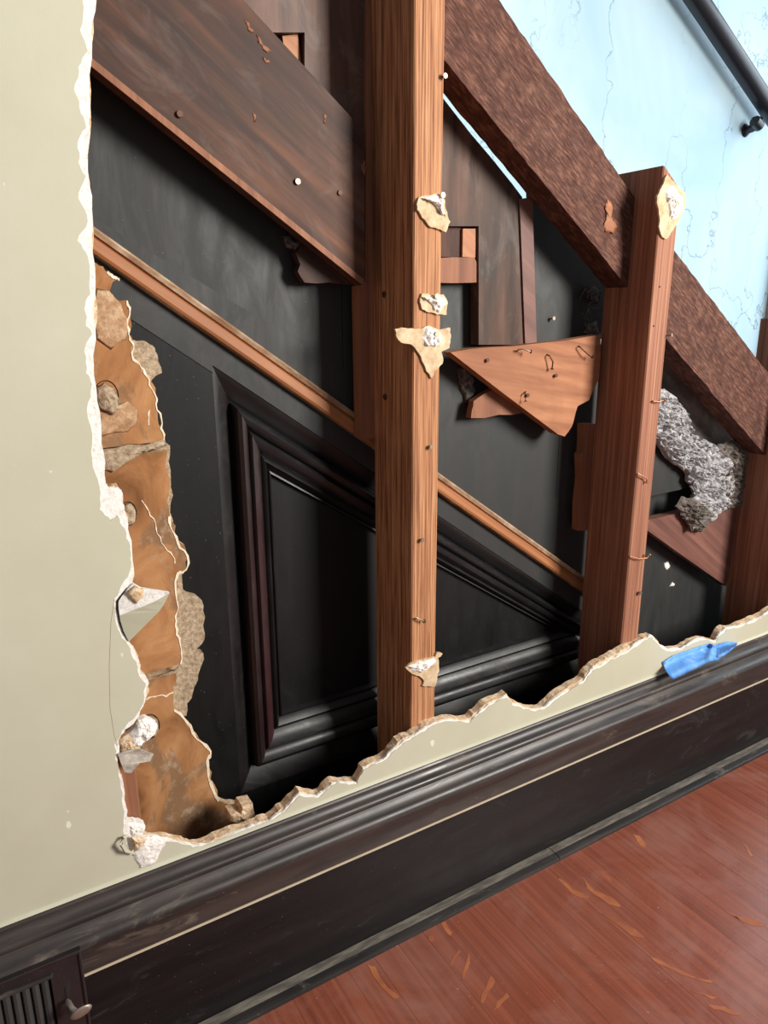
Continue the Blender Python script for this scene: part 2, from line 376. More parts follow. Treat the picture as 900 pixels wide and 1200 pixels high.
for i, s_ in enumerate(scr):
    pts = [PZ(a, b, 0.0) for a, b in jag(s_, 1, 0.12, True, i)]
    n = len(pts); v = [(p.x, p.y, -0.0004) for p in pts]+[(p.x, p.y, 0.00025) for p in pts]
    tri = tessellate_polygon([[Vector((p.x, p.y, 0)) for p in pts]])
    f = [tuple(n+i_ for i_ in t) for t in tri] + [(a, (a+1) % n, n+(a+1) % n, n+a) for a in range(n)]
    link('scrape_mark', v, f, M_SCR, fl)

# front wall: core, white skim, paint film, each broken off along its own line
left_edge = [(113,-60),(113,0),(108,50),(106,125),(103,200),(109,260),(112,330),(112,387),(110,427),(114,470),(119,520),(124,566),(127,572),(139,571),(144,579),(146,598),
             (150,620),(155,648),(155,683),(143,698),(136,705),(138,722),(142,738),(151,752),(163,774),(165,787),(174.5,801),(172,815),(163,839),(147,855),(139,870),(138,887),
             (144,914),(148,945),(150,965),(152,976),(170,980),(197,983)]
bottom_edge = [(197,983),(212,987),(226,991),(242,990),(264,982),(289,971),(302,965.5),(315.5,962),(327,953),(338,944),(351,930),(371,933),(378,928),(389,918),(400,916),(418,917),
               (425.5,900),(449,890),(462,877),(473,868),(489,859),(507,848),(528,843),(550,845),(562,834),(573,825),(594,815.5),(600,824),(613,829),(627,831.5),(638,829),(664,810),(684,798),
               (695.5,783),(710,776),(724,768),(740,759),(753,750),(763.5,744),(773,755),(783,761),(798,760),(811,752),(824,748),(838,751),(842,744),(851,735.5),(864,734),(884,727),(900,717),(930,694),(990,650),(1100,600)]
paint_left = [(97,-60),(97,0),(94,35),(103,60),(92,78),(87,105),(95,133),(101,150),(91,168),(92,190),(101,206),(92,232),(103,260),(91,282),(103,301),(106,345),(99,362),(101,382),(108,392),(99,412),(101,437),(108,450),
              (102,480),(108,520),(112,555),(117,585),(117,597),(130,610),(138,604),(147,620),(153,640),(153,655),(150,676),(138,698),(133,706),(135,724),(140,740),(149,754),(160,776),(162,788),(171,801),(169,815),(160,838),
              (143,856),(134,872),(135,889),(141,915),(144,945),(145,968),(148,990),(160,1006),(176,1000),(196,987)]
XL, XR, ZT, ZB = -1.5, 2.9, 2.4, 0.19
def wall_layer(name, lft, bot, y0, y1, mats, parent, yref, amp, seed, side):
    a = XZ(jag(lft, 2, amp, False, seed, 2.0), yref); b = XZ(jag(bot, 2, amp, False, seed+1, 1.1), yref)
    top = [(XL, ZT), (a[0][0], ZT)]
    pts = top + a + b[1:] + [(XR, b[-1][1]), (XR, ZB), (XL, ZB)]
    r = random.Random(seed+9); back = list(pts)
    for i in range(2, 2+len(a)+len(b)-1):
        back[i] = (pts[i][0]+noise.noise(Vector((i*0.23, seed, 0)))*0.0012*(y1-y0)/0.01, pts[i][1]+(noise.noise(Vector((i*0.23, seed, 5)))+0.3)*0.0025*(y1-y0)/0.01)
    return prism(name, pts, y0, y1, mats, parent, back, side_mat=side)
core_edge = [bottom_edge[0]]+[(x_-0.5, y_-max(0.0, 0.8+4.5*noise.noise(Vector((x_*0.021, 3.7, 0)))+2.5*noise.noise(Vector((x_*0.09, 1.7, 0))))) for x_, y_ in bottom_edge[1:]]
wf = wall_layer('wall_front', left_edge, core_edge, 0.0032, YC, [M_CORE, M_CORE], None, 0.0032, 0.16, 11, 1); setp(wf, kind='structure')
wall_layer('skim_coat', left_edge, bottom_edge, 0.0004, 0.0031, [M_GYP, M_GYP], wf, 0.0004, 0.12, 21, 1)['label'] = 'white skim plaster under the paint, bare along the break'
off = [(x_+0.6, y_+2.2) for x_, y_ in bottom_edge]; off[0] = (196, 987)
pl = wall_layer('paint_film', paint_left, off, -0.0006, 0.0004, [M_PAINT, M_PAINT], wf, -0.0006, 0.14, 31, 1); pl['label'] = 'olive cream wall paint'

wb = box('wall_back', 0.2, 2.5, 0.85, 0.90, -0.005, 3.0, M_BLUE); setp(wb, kind='structure')
wb2 = box('wall_right', 2.62, 4.2, 0.85, 0.90, -0.005, 3.0, M_PAINT); setp(wb2, kind='structure')
tr = prism('trim_1', [(2.5, -0.005), (2.62, -0.005), (2.62, 3.0), (2.5, 3.0)], 0.825, 0.90, M_CASE); setp(tr, kind='structure')

# baseboard
zt = zat(600, 857, -0.003)
z_gr = zat(600, 881.5, -0.012); z_w = zat(600, 925, -0.021); z_sh = zat(600, 1014.7, -0.0195)
bb = prism('baseboard_front', [(XL, -0.005), (XR, -0.005), (XR, z_w), (XL, z_w)], -0.019, 0.0, M_BASE); setp(bb, kind='structure')
def run(name, prof, x0, x1, mat, parent): return extrude(name, prof, (x0, 0, 0), (x1, 0, 0), (0, 0, 1), mat, parent, True)
def arc(cz, cy, r, a0, a1, n, rz=1.0):
    return [(cz+r*rz*math.sin(math.radians(a0+(a1-a0)*i/n)), cy-r*math.cos(math.radians(a0+(a1-a0)*i/n))) for i in range(n+1)]
h1 = zt-z_gr; h2 = z_gr-z_w
prof = [(z_w+0.0022, -0.0005), (z_w+0.0022, -0.0222), (z_w+h2*0.30, -0.0222), (z_w+h2*0.40, -0.0224), (z_w+h2*0.48, -0.0238), (z_w+h2*0.56, -0.0256)] + arc(z_w+h2*0.70, -0.0180, 0.0088, -20, 80, 8, 1.0)
prof += [(z_gr-0.0012, -0.0135), (z_gr+0.001, -0.0125), (z_gr+0.002, -0.0155)] + arc(z_gr+h1*0.26, -0.0105, 0.0052, -40, 85, 6)
prof += [(z_gr+h1*0.55, -0.0072), (z_gr+h1*0.72, -0.0045), (z_gr+h1*0.84, -0.0042), (zt-0.002, -0.0072), (zt, -0.006), (zt+0.0004, -0.0005)]
run('cap_moulding', prof, XL, XR, M_CAP, bb)
run('caulk_line', [(z_w-0.0006, -0.0185), (z_w-0.0006, -0.0232), (z_w+0.0021, -0.0232), (z_w+0.0021, -0.0185)], 0.046, XR, M_CAULK, bb)['label'] = 'thin yellowed caulk line'
run('paint_bead', [(zt-0.0004, -0.0006), (zt-0.0004, -0.0045), (zt+0.0016, -0.0030), (zt+0.0026, -0.0006)], XL, XR, M_PAINT, bb)
shoe = [(-0.005, -0.0188), (-0.005, -0.0445), (0.005, -0.0445)] + [(0.005+(z_sh-0.005)*math.sin(math.radians(a)), -0.0250-0.0192*math.cos(math.radians(a))) for a in range(15, 91, 15)] + [(z_sh, -0.0188)]
XJ = PZ(650, 1004, 0.0).x
run('shoe_moulding', shoe, 0.05, XJ-0.0006, M_SHOE, bb); run('shoe_moulding', shoe, XJ+0.0006, XR, M_SHOE, bb)

M_SHOE_LIT_WORN = black_paint('shoe_edge_highlight_wear', lin(92, 86, 80), lin(134, 126, 114), 1.0, 0.45, 0.8, lin(70, 66, 63), math.pi/2, (160, 160, 30))  # pale colour paints in the highlight on the shoe top, along with scuffing
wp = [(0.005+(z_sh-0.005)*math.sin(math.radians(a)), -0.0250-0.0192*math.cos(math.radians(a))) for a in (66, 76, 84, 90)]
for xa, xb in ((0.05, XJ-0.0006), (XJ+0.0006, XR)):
    run('edge_strip', [(z_, y_) for z_, y_ in wp]+[(z_sh, -0.020), (z_sh+0.0004, -0.020)]+[(z_+0.0004, y_-0.0003) for z_, y_ in reversed(wp)], xa, xb, M_SHOE_LIT_WORN, bb)['label'] = 'painted highlight and scuffed grey paint along the shoe moulding top'
tube('hairline_crack', [P(a_, b_, -0.0006) for a_, b_ in [(134,702),(130,730),(128,780),(129,830),(134,862),(138,874)]], 0.00022, M_CASE, wf, 5)
tube('flap_crack', [P(a_, b_, -0.0006) for a_, b_ in [(148,690),(138,704),(138,714),(140,727),(144,740),(150,751)]], [0.0003, 0.0009, 0.0009, 0.0008, 0.0007, 0.0003], M_GAP, wf, 6)

# ------------------------------------------------------------------ studs
def stud(x, ztop, label, mat, cut=False):
    r = empty('wall_stud', (x+SW/2, YC+SD/2, -0.005)); setp(r, label, 'stud', 'wall studs in the opening')
    zr = ztop-(SW*math.tan(SL) if cut else 0)
    b = 0.0016
    prof_ = [(x+b, YC), (x+SW-b, YC), (x+SW, YC+b), (x+SW, YC+SD), (x, YC+SD), (x, YC+b)]
    n = len(prof_); v = []
    nz = 14
    for i in range(nz+1):
        for (a, c) in prof_:
            zz = ztop-(a-x)*math.tan(SL)*(1 if cut else 0)
            t = i/nz; q = noise.noise(Vector((a*20, c*20, t*9)))*0.0005
            v.append((a+q, c, -0.005+(zz+0.005)*t))
    f = [(i*n+j, i*n+(j+1) % n, (i+1)*n+(j+1) % n, (i+1)*n+j) for i in range(nz) for j in range(n)]
    f += [tuple(range(n)), tuple(nz*n+j for j in range(n))]
    link('stud_body', v, f, mat, r); return r
st0 = stud(XS0+0.0125, 2.3, 'reddish stud edge mostly hidden behind the cream wall, beside the brown lath', M_STRIP)
st1 = stud(XS1, 1.7, 'full-height fir stud with three scraps of board nailed near its top half', M_STUD)
st2 = stud(XS2, 1.006, 'fir stud with a slant-cut top standing clear against the blue wall', M_STUD2, True)
st3 = stud(XS3, 0.80, 'dark stud at the lower end of the second sloping beam', M_STUD2, True)

# ------------------------------------------------------------------ rough sloping beams
def beam(pxt, pxb, x0, x1, label, seed):
    Yf, Yb = 0.060, 0.102
    a, b = P(*pxt[0], Yf), P(*pxt[1], Yf); c, d = P(*pxb[0], Yf), P(*pxb[1], Yf)
    def at(p, q, x): return p.z+(q.z-p.z)*(x-p.x)/(q.x-p.x)
    n = 46; v = []
    m_ = 7
    for i in range(n+1):
        x = x0+(x1-x0)*i/n; zt_, zb_ = at(a, b, x), at(c, d, x)
        ring = [(x, Yf, zb_+(zt_-zb_)*k/m_) for k in range(m_+1)] + [(x, Yb, zt_), (x, Yb, zb_)]
        for (xx, yy, zz) in ring:
            q = Vector((xx*60, yy*60, zz*60)); e = 0.0014 if 0 < i < n else 0.0
            v.append((xx, yy+noise.noise(q)*e, zz+noise.noise(q+Vector((5, 5, 5)))*e))
    r = m_+3
    f = [(i*r+j, i*r+(j+1) % r, (i+1)*r+(j+1) % r, (i+1)*r+j) for i in range(n) for j in range(r)]
    f += [tuple(range(r)), tuple(n*r+j for j in range(r))]
    o = link('sloping_beam', v, f, M_BEAM)
    return setp(o, label, 'beam', 'rough sawn sloping beams')
bm1 = beam([(585, 0), (745, 234)], [(522, 72), (735, 336)], XS1+SW, XS2, 'rough sawn brown beam sloping from the tall stud down to the slant-cut stud', 1)
bm2 = beam([(795, 300), (900, 437)], [(783, 400), (900, 537)], XS2+SW, XS3, 'rough sawn dark beam sloping down from the slant-cut stud past grey insulation', 2)
gouge = XZ(jag([(712,232),(718,240),(719,258),(725,266),(719,274),(709,272),(711,256)], 2, 0.2, True, 3), 0.0585)
lump('gouge', gouge, 0.0596, 0.0008, M_PINK, bm1, 3)['label'] = 'fresh orange gouge'

# ------------------------------------------------------------------ black stair panelling
pan = empty('stair_panelling', (0.7, YS+0.01, -0.005)); setp(pan, 'black painted stair panelling with a moulded triangular panel', 'panelling')
def on(px): p = P(px[0], px[1], YS); return Vector((p.x, p.z))
t0, t1 = on((112, 268)), on((678, 672))
sd = (t1-t0).normalized(); sn = Vector((sd.y, -sd.x)) if Vector((sd.y, -sd.x)).y < 0 else Vector((-sd.y, sd.x))
def tline(x, off=0.0):
    p = t0+sn*off; return p.y+(x-p.x)*sd.y/sd.x
OTL, ITL, IBL, OBL = on((247, 428)), on((320, 560)), on((335, 835)), on((283, 930))
ox = (OTL.x+OBL.x)/2; ix = (ITL.x+IBL.x)/2
mi = -0.657; mo = sd.y/sd.x
inner = [Vector((ix, ITL.y)), Vector((ix+(IBL.y-ITL.y)/mi, IBL.y)), Vector((ix, IBL.y))]
outer = [Vector((ox, OTL.y)), Vector((ox+(OBL.y-OTL.y)/mo, OBL.y)), Vector((ox, OBL.y))]
XE = 1.75
# rails and stile around the panel
WT = 0.024           # trim width
prism('stile', [(0.02, -0.005), (ox, -0.005), (ox, OTL.y), (ox, tline(ox, WT+0.034)), (0.02, tline(0.02, WT+0.034))], YS, YS+0.02, M_BLACK, pan)
e0 = Vector((ox, tline(ox, WT+0.034)))
prism('diagonal_rail', [(0.02, tline(0.02, WT+0.0345)), (0.02, tline(0.02, WT*0.3)), (XE, max(-0.005, tline(XE, WT*0.3))), (XE, -0.005), (outer[1].x+0.12, -0.005), (outer[1].x, outer[1].y), (ox+0.0005, OTL.y), (ox+0.0005, tline(ox, WT+0.0345))], YS-0.001, YS+0.02, M_SPAN, pan)
prism('bottom_rail', [(ox+0.0005, -0.005), (outer[1].x+0.119, -0.005), (outer[1].x-0.002, outer[1].y), (ox+0.0005, OBL.y)], YS+0.002, YS+0.02, M_BLACK, pan)
prism('panel_field', [(inner[0].x-0.01, inner[0].y+0.02), (inner[1].x+0.03, inner[1].y-0.01), (inner[2].x-0.01, inner[2].y-0.01)], YS+0.010, YS+0.02, M_BLACK, pan)
mprof = [(0.0, 0.0), (0.03, 0.0005), (0.12, 0.0035), (0.24, 0.0075), (0.29, 0.011), (0.32, 0.012), (0.335, 0.002), (0.36, -0.006), (0.42, -0.0095), (0.48, -0.0085), (0.535, -0.004), (0.55, -0.001),
         (0.565, -0.004), (0.60, -0.0065), (0.68, -0.005), (0.75, 0.0), (0.78, 0.003), (0.80, 0.001), (0.84, -0.001), (0.88, 0.002), (0.92, 0.007), (0.94, 0.004), (0.965, 0.0035), (0.985, 0.008), (1.0, 0.0105)]
for (i, j, mt) in ((2, 0, M_MOULD), (0, 1, M_MOULD_S), (1, 2, M_MOULD_S)):
    v = []; f = []
    for t, d in mprof:
        for q in (i, j):
            p = outer[q].lerp(inner[q], t); v.append((p.x, YS+d, p.y))
    nn_ = len(mprof)
    for k in range(nn_-1): f.append((2*k, 2*k+1, 2*k+3, 2*k+2))
    for q in (i, j):
        v.append((outer[q].x, YS+0.02, outer[q].y)); 
    for q in (i, j):
        v.append((inner[q].x, YS+0.02, inner[q].y))
    b_ = 2*nn_; f += [(0, 1, b_+1, b_), (2*nn_-2, 2*nn_-1, b_+3, b_+2), (b_, b_+1, b_+3, b_+2)]
    f += [tuple([2*k for k in range(nn_)]+[b_+2, b_]), tuple([2*k+1 for k in range(nn_)]+[b_+3, b_+1])]
    rows = [1 if (mt is M_MOULD and 0.335 <= mprof[k][0] < 0.72) else 0 for k in range(nn_-1)]
    o = link('panel_moulding', v, f, [mt, M_RED], pan, rows+[0]*5)
    o.data.polygons.foreach_set('use_smooth', [True]*len(o.data.polygons)); o.data.set_sharp_from_angle(angle=math.radians(38))
# upper boards, split where the joint shows
def ztop(x): return tline(x, 0)+0.40
xs_ = [-0.05, 0.452, 0.84, XE]
for a, b in zip(xs_[:-1], xs_[1:]):
    prism('spandrel_board', [(a+0.0004, tline(a, WT*0.35)), (b-0.0004, max(-0.005, tline(b, WT*0.35))), (b-0.0004, ztop(b)-0.10 if b > 1 else ztop(b)), (a+0.0004, ztop(a) if a < 0.9 else ztop(a)-0.10)], YS, YS+0.018, M_SPAN, pan)

# raw wooden strip running down the slope
tm = empty('stair_trim_strip', (t0.x, YS-0.006, tline(0.9, WT))); setp(tm, 'bare orange wooden trim strip running down the slope of the black panelling', 'trim strip')
pa = t0-sd*0.12; pb = t0+sd*((0.985-t0.x)/sd.x)
nv = (sn.x, 0, sn.y)
extrude('face', [(0.0075, YS-0.0012), (0.0075, YS-0.0075), (0.0090, YS-0.0062), (0.0112, YS-0.0105), (0.0205, YS-0.0115), (0.0235, YS-0.010), (0.024, YS-0.0012)], (pa.x, 0, pa.y), (pb.x, 0, pb.y), nv, M_CEDAR, tm)
extrude('top_lip', [(0.0, YS-0.0002), (0.0008, YS-0.009), (0.003, YS-0.0102), (0.0074, YS-0.009), (0.0074, YS-0.0012)], (pa.x, 0, pa.y), (pb.x, 0, pb.y), nv, M_LIP, tm)['label'] = 'dusty upper lip'
extrude('lower_edge', [(0.0241, YS-0.0012), (0.0237, YS-0.0098), (0.0246, YS-0.0085), (0.0253, YS-0.0012)], (pa.x, 0, pa.y), (pb.x, 0, pb.y), nv, M_LIP, tm)

# ------------------------------------------------------------------ stringer and boards behind
def solid(name, px, y0, y1, mat, label, cat, group=None, j=0, amp=0.1, seed=1, parent=None):
    pts = jag(px, j, amp, True, seed) if j else px
    o = prism(name, XZ(pts, y0), y0, y1, mat, parent)
    if label and parent is None: setp(o, label, cat, group)
    elif label: o['label'] = label
    return o
Y = 0.085
a, b = P(112, 82, Y), P(425, 334, Y); c, d = P(428, 155, Y), P(285, 0, Y)
db = Vector((b.x-a.x, b.z-a.z)).normalized(); dt = Vector((d.x-c.x, d.z-c.z)).normalized()
pts = [(a.x-db.x*0.3, a.z-db.y*0.3), (b.x, b.z)]
for i in range(1, 12):
    q = P(428, 334-i*15, Y); pts.append((q.x-rnd.uniform(0, 0.0015), q.z))
pts += [(c.x, c.z), (d.x+dt.x*0.35, d.z+dt.y*0.35)]
sg = prism('stair_stringer', pts, Y, 0.1035, M_STRING); setp(sg, 'wide dirty brown stair stringer ending square beside the tall stud', 'stringer')
e1 = (a.x-db.x*0.3, 0, a.z-db.y*0.3+0.0003)
extrude('edge_strip', [(0, Y-0.0006), (0.0065, Y-0.0006), (0.0055, Y+0.001), (0, Y+0.001)], e1, (b.x-0.001, 0, b.z+0.0003), (-db.y, 0, db.x), M_STRIP, sg)['label'] = 'reddish worn lower edge'
for i, pw in enumerate([[(286,22),(291,24),(299,37),(296,39),(290,33)], [(300,40),(306,46),(318,60),(314,62),(305,52)], [(309,66),(318,70),(316,74),(309,71)], [(379,133),(382,134),(382,145),(379,143)], [(426,190),(428,188),(428,206),(427,205)], [(296,130),(300,134),(299,145),(297,142)]]):
    lump('scuff', XZ(jag(pw, 2, 0.3, True, i), Y-0.0005), Y-0.0001, 0.0004, M_SCUFF, sg, 2)['label'] = 'orange scuff where the stain is scraped'

bA = solid('riser_board', [(200,-70),(456,-70),(456,250),(357,250),(357,38),(317,38),(317,130),(200,70)], 0.110, 0.128, M_OLD, 'reddish brown board with a square notch above the wide stringer', 'board', 'notched stair boards')
bB = solid('riser_board', [(478,63),(520,116),(552,157),(575,184),(600,215),(612,231),(616,404),(561,404),(561,265),(478,265)], 0.110, 0.128, M_SOOT, 'sooty brown board with a square notch between the tall stud and the batten', 'board', 'notched stair boards')
solid('batten', [(609,233),(624,231),(629,404),(615.5,402)], 0.107, 0.1095, M_DULL, 'narrow dark red batten standing on the orange triangular board', 'batten')
solid('backing_board', [(618,225),(722,262),(716,396),(626,405)], 0.1285, 0.1315, M_SPAN, 'charcoal backing board under the upper beam, with cobwebs', 'board')
cw = empty('cobweb', P(690, 396, 0.127)); setp(cw, 'pale grey cobweb and grit in the corner under the upper beam', 'cobweb')
wr = random.Random(12)
for k in range(16):
    a_, b_ = wr.uniform(672, 702), wr.uniform(332, 392); q = []
    dx_, dy_ = wr.uniform(-3, 3), wr.uniform(-4, 4)
    for i in range(6):
        q.append(P(a_, b_, 0.1275-0.002*wr.random())); a_ += dx_+wr.uniform(-2, 2); b_ += dy_+wr.uniform(-2, 2); a_ = min(704, a_)
    tube('strand', q, wr.uniform(0.0003, 0.0009), M_COB, cw, 5)
lump('grit', XZ([(688,340),(697,335),(703,342),(701,356),(693,352)], 0.127), 0.1283, 0.003, M_COB, cw, 4, 200, 1.0, 3)
lump('grit', XZ([(690,378),(700,374),(704,392),(694,396),(684,390)], 0.127), 0.1283, 0.002, M_COB, cw, 4, 200, 1.0, 4)
# wedge blocks in the notches
solid('wedge_block', [(331,42),(349,40),(353,74),(335,74)], 0.117, 0.1315, M_CEDAR, 'small orange wedge block in the notch above the wide stringer', 'block')
solid('wedge_block', [(505,266),(540,267),(540,301),(505,301)], 0.118, 0.1315, M_DARKW, 'dark square wedge block in the notch next to the tall stud', 'block')
solid('wedge_block', [(542.5,268),(558,268),(557,302),(542,301)], 0.114, 0.1315, M_CEDAR, 'small upright orange wedge block right of the dark block in the notch', 'block')
solid('wedge_block', [(505,303),(556,302),(560,310),(560,331),(505,331)], 0.113, 0.1315, M_STRIP, 'wide brown wedge block lying under the two small blocks in the notch', 'block', j=1, amp=0.03)

# vertical cleats behind the studs
cl = solid('wood_cleat', [(430,-30),(437,-30),(443,270),(447,514),(422,514),(419,335),(428,330)], 0.1045, 0.1195, M_STRIP, 'long reddish cleat behind the tall stud, ending on the trim strip', 'cleat')
solid('wood_cleat', [(684,497),(700,497),(696,622),(677.5,622),(681.5,560),(680.5,533),(683,530)], 0.1045, 0.1185, M_STRIP, 'short reddish cleat tucked behind the slant-cut stud', 'cleat', j=1, amp=0.04)

# triangular block boards
tri1 = solid('triangular_board', [(528,413),(575,407),(625,403),(704,392),(702,444),(695,458),(690,469),(677,476),(673,490),(670,500),(661.5,511.6),(654,509)], 0.090, 0.1085, M_PINK, 'orange brown triangular board with nails beside the slant-cut stud', 'board', 'triangular stair blocks', 1, 0.03)
tri2 = solid('triangular_board', [(745,612),(765,608),(800,600),(868,594),(862,640),(851,687)], 0.1012, 0.1185, M_DULL, 'dull red triangular board below the grey insulation', 'board', 'triangular stair blocks', 1, 0.015)
solid('broken_board', [(555,470),(580,455),(625,470),(613,484),(585,486),(552,490),(553,481)], 0.1105, 0.122, M_STRIP, 'broken brown board end showing below the orange triangular board', 'board', 'broken board ends', 1, 0.06, 4)
solid('broken_board', [(347,297),(352,310),(349,318),(357,331),(385,331),(414,333),(414,280),(370,265)], 0.1105, 0.122, M_STRING, 'broken brown board end with a pale scalloped edge under the wide stringer', 'board', 'broken board ends', 1, 0.05, 5)
l1 = lump('grit_clump', XZ([(540,432),(553,430),(560,445),(562,462),(550,474),(544,458)], 0.12), 0.1315, 0.008, M_COB, None, 5, 160, 0.9, 5); setp(l1, 'grey grit clump left of the broken board below the orange triangle', 'debris')
l2 = lump('grit_clump', XZ([(335,276),(346,272),(368,284),(372,297),(352,296),(340,290)], 0.12), 0.1315, 0.008, M_COB, None, 5, 160, 0.9, 6); setp(l2, 'grey grit clump under the wide stringer edge', 'debris')

# right bay
solid('backing_board', [(770,420),(800,430),(850,500),(888,545),(888,598),(835,598),(800,540),(770,505)], 0.1255, 0.1315, M_DUSTY, 'dusty brown backing board behind the grey insulation', 'board')
solid('dark_plank', [(745,500),(774,522),(800,548),(815,570),(745,585)], 0.1085, 0.1250, M_SPAN, 'smoky black plank with a slanting edge left of the grey insulation', 'plank')
iw = empty('insulation_clump', (1.02, 0.11, 0.60)); setp(iw, 'torn clump of grey mineral wool insulation under the lower beam', 'insulation')
wo = [(752,470),(778,456),(792,463),(807,487),(813,508),(831,516),(848,530),(862,556),(857,590),(838,611),(817,622),(808,612),(810,590),(813,573),(806,556),(772,521),(752,500)]
lump('light_wool', XZ(wo, 0.094), 0.1005, 0.009, M_WOOL, iw, 26, 170, 1.1, 8, 0.16, False, 3, 0.0, 0.5)
tf = random.Random(5)
for a_, b_ in [(780,470),(790,484),(783,497),(798,500),(803,517),(793,521),(812,530),(806,541),(824,538),(820,555),(836,552),(831,570),(842,576),(826,588),(838,594),(822,604),(786,512),(772,490),(852,545),(856,570),(848,590)]:
    rr = tf.uniform(8, 12); n_ = 11
    lump('wool_tuft', XZ([(a_+rr*tf.uniform(0.7, 1.2)*math.cos(2*math.pi*k/n_), b_+rr*tf.uniform(0.7, 1.2)*math.sin(2*math.pi*k/n_)) for k in range(n_)], 0.089), 0.0945, tf.uniform(0.006, 0.010), M_WOOL, iw, 8, 190, 1.0, int(a_), 0.55, False, 1)
lump('dirty_wool', XZ([(838,524),(858,516),(884,536),(882,570),(873,596),(850,600),(838,580)], 0.098), 0.1008, 0.008, M_WOOLD, iw, 16, 150, 1.1, 9, 0.25, False, 3, 0.0, 0.5)
lump('dirty_wool', XZ([(793,594),(801,582),(822,588),(838,602),(824,624),(810,624),(802,608)], 0.088), 0.0920, 0.008, M_WOOLD, iw, 12, 150, 1.0, 10, 0.4, False, 3)
for i, pw in enumerate([[(779,660),(784,658),(787,664),(782,669),(779,666)], [(784,688),(789,682),(792,684),(790,688)]]):
    o = lump('plaster_fleck', XZ(pw, YS-0.003), YS-0.0002, 0.003, M_GYP, None, 3, 200, 0.5, i); setp(o, ('rounded white plaster fleck on the black board just below the red triangle', 'thin pointed white plaster fleck on the black board under the rounded fleck')[i], 'fleck', 'white flecks on the black board')

# ------------------------------------------------------------------ brown lath with grey plaster behind it
lp = empty('lath_and_plaster', (0.15, 0.1, 0.16)); setp(lp, 'torn brown gypsum lath with grey plaster edge beside the cream wall', 'lath')
YLF, YLB = 0.1050, 0.1170
edge_top = [(112,308),(127,320),(140,326),(131,333),(127,342),(131,349),(137,352),(149,352),(152,370),(151,392),(156,402),(155,417),(165,430),(175,445),(184,467),(184,480),(189,502),(192,517)]
edge_mid = [(196,528),(199,570),(199,605),(207,629),(220,651),(218,668),(209,672),(209,712),(206,733),(211,753),(212,778)]
edge_low = [(206,788),(203,811),(204,832),(226.5,859),(247,880),(243.6,893.5),(247,917),(257,938),(277,943),(283,950)]
def lb(edge, xl_top, xl_bot, seed):
    e = XZ(jag(edge, 2, 0.16, False, seed), YLF)
    zt_, zb_ = e[0][1], e[-1][1]
    return prism('lath_board', [(0.045, zb_+xl_bot), (0.045, zt_+xl_top)] + e, YLF, YLB, [M_LATH, M_CORE], lp, side_mat=1)
lb(edge_top, 0.012, -0.003, 1); lb(edge_mid, -0.003, -0.006, 2)
e = XZ(jag(edge_low, 2, 0.14, False, 3), YLF)
prism('lath_board', [(0.045, 0.06), (0.045, e[0][1]-0.006)] + e + [(e[-1][0], 0.06)], YLF, YLB, [M_LATH, M_CORE], lp, side_mat=1)
# torn paper rims: white line along the torn edge
def rim(edge, seed, wpx=3.2):
    e = jag(edge, 2, 0.16, False, seed); n = len(e); v = []; f = []
    r = random.Random(seed)
    for i, (x_, y_) in enumerate(e):
        a_ = e[max(i-1, 0)]; b_ = e[min(i+1, n-1)]; dx, dy = b_[0]-a_[0], b_[1]-a_[1]; l_ = max(1e-6, math.hypot(dx, dy)); nx, ny = dy/l_, -dx/l_
        w_ = wpx*r.uniform(0.25, 1.0)
        p = P(x_+nx*w_*0.35, y_+ny*w_*0.35, YLF); q = P(x_-nx*w_*0.65, y_-ny*w_*0.65, YLF)
        v += [(p.x, YLF+0.002, p.z), (p.x, YLF-0.0004, p.z), (q.x, YLF-0.0007, q.z), (q.x, YLF+0.002, q.z)]
    for i in range(n-1):
        for k in range(4): f.append((4*i+k, 4*i+(k+1) % 4, 4*i+4+(k+1) % 4, 4*i+4+k))
    f += [(0, 1, 2, 3), (4*n-4, 4*n-3, 4*n-2, 4*n-1)]
    link('torn_paper_rim', v, f, M_RIM, lp)['label'] = 'pale torn paper edge'
rim(edge_top[7:], 1); rim(edge_mid[2:], 2, 3.6); rim(edge_low[2:8], 3, 4.5); rim([(126,318),(136,325),(140,327)], 5, 4)
rim([(166,586),(176,604),(184,625),(196,645),(205,660)], 7, 2.0); rim([(171,820),(185,815),(203,811)], 8, 2.2); rim([(174,498),(175,480),(171,512)][:2], 9, 3)
pc = [(0.05, 0.07), (0.05, 0.9)] + XZ(jag([(112,330),(140,365),(150,395),(160,400),(172,401),(182,412),(187,427),(189.5,437),(177,446),(182,480),(190,515),(199,522),(200,560),(199,600),(205,640),(214,690),(231,699),(240,722),(240,743),(228,762),(238,765),(232,791),(226,811),(218,839),(206,830),(230,870),(240,900),(245,930),(262,945)], 2, 0.16, False, 12), 0.118) 
pc.append((pc[-1][0], 0.07))
prism('plaster_coat', pc, YLB+0.0003, YS-0.0016, M_PLAS, lp)['label'] = 'grey plaster behind the lath'
def key(px, h, seed, mat=M_PLAS): return lump('plaster_key', XZ(px, YLF), YLF-0.0002, h, mat, lp, 8, 110, 0.5, seed, 0.4)
key([(112,453),(122,448),(132,453),(139,466),(140,480),(132,487),(121,482),(112,474)], 0.009, 1)
key([(145,591),(153,589),(159,598),(158,611),(150,616),(146,612)], 0.006, 2)
key([(167,842),(176,838),(185,843),(186,855),(181,864),(172,860),(166,852)], 0.007, 3)
key([(116,526),(150,520),(192,514),(196,522),(168,530),(148,543),(130,554),(120,552)], 0.005, 4)
key([(114,482),(130,482),(150,470),(162,480),(160,498),(150,506),(118,512)], 0.002, 5, M_STAIN)
key([(113,338),(128,340),(142,356),(150,375),(148,398),(130,410),(113,398)], 0.0012, 6, M_STAIN)
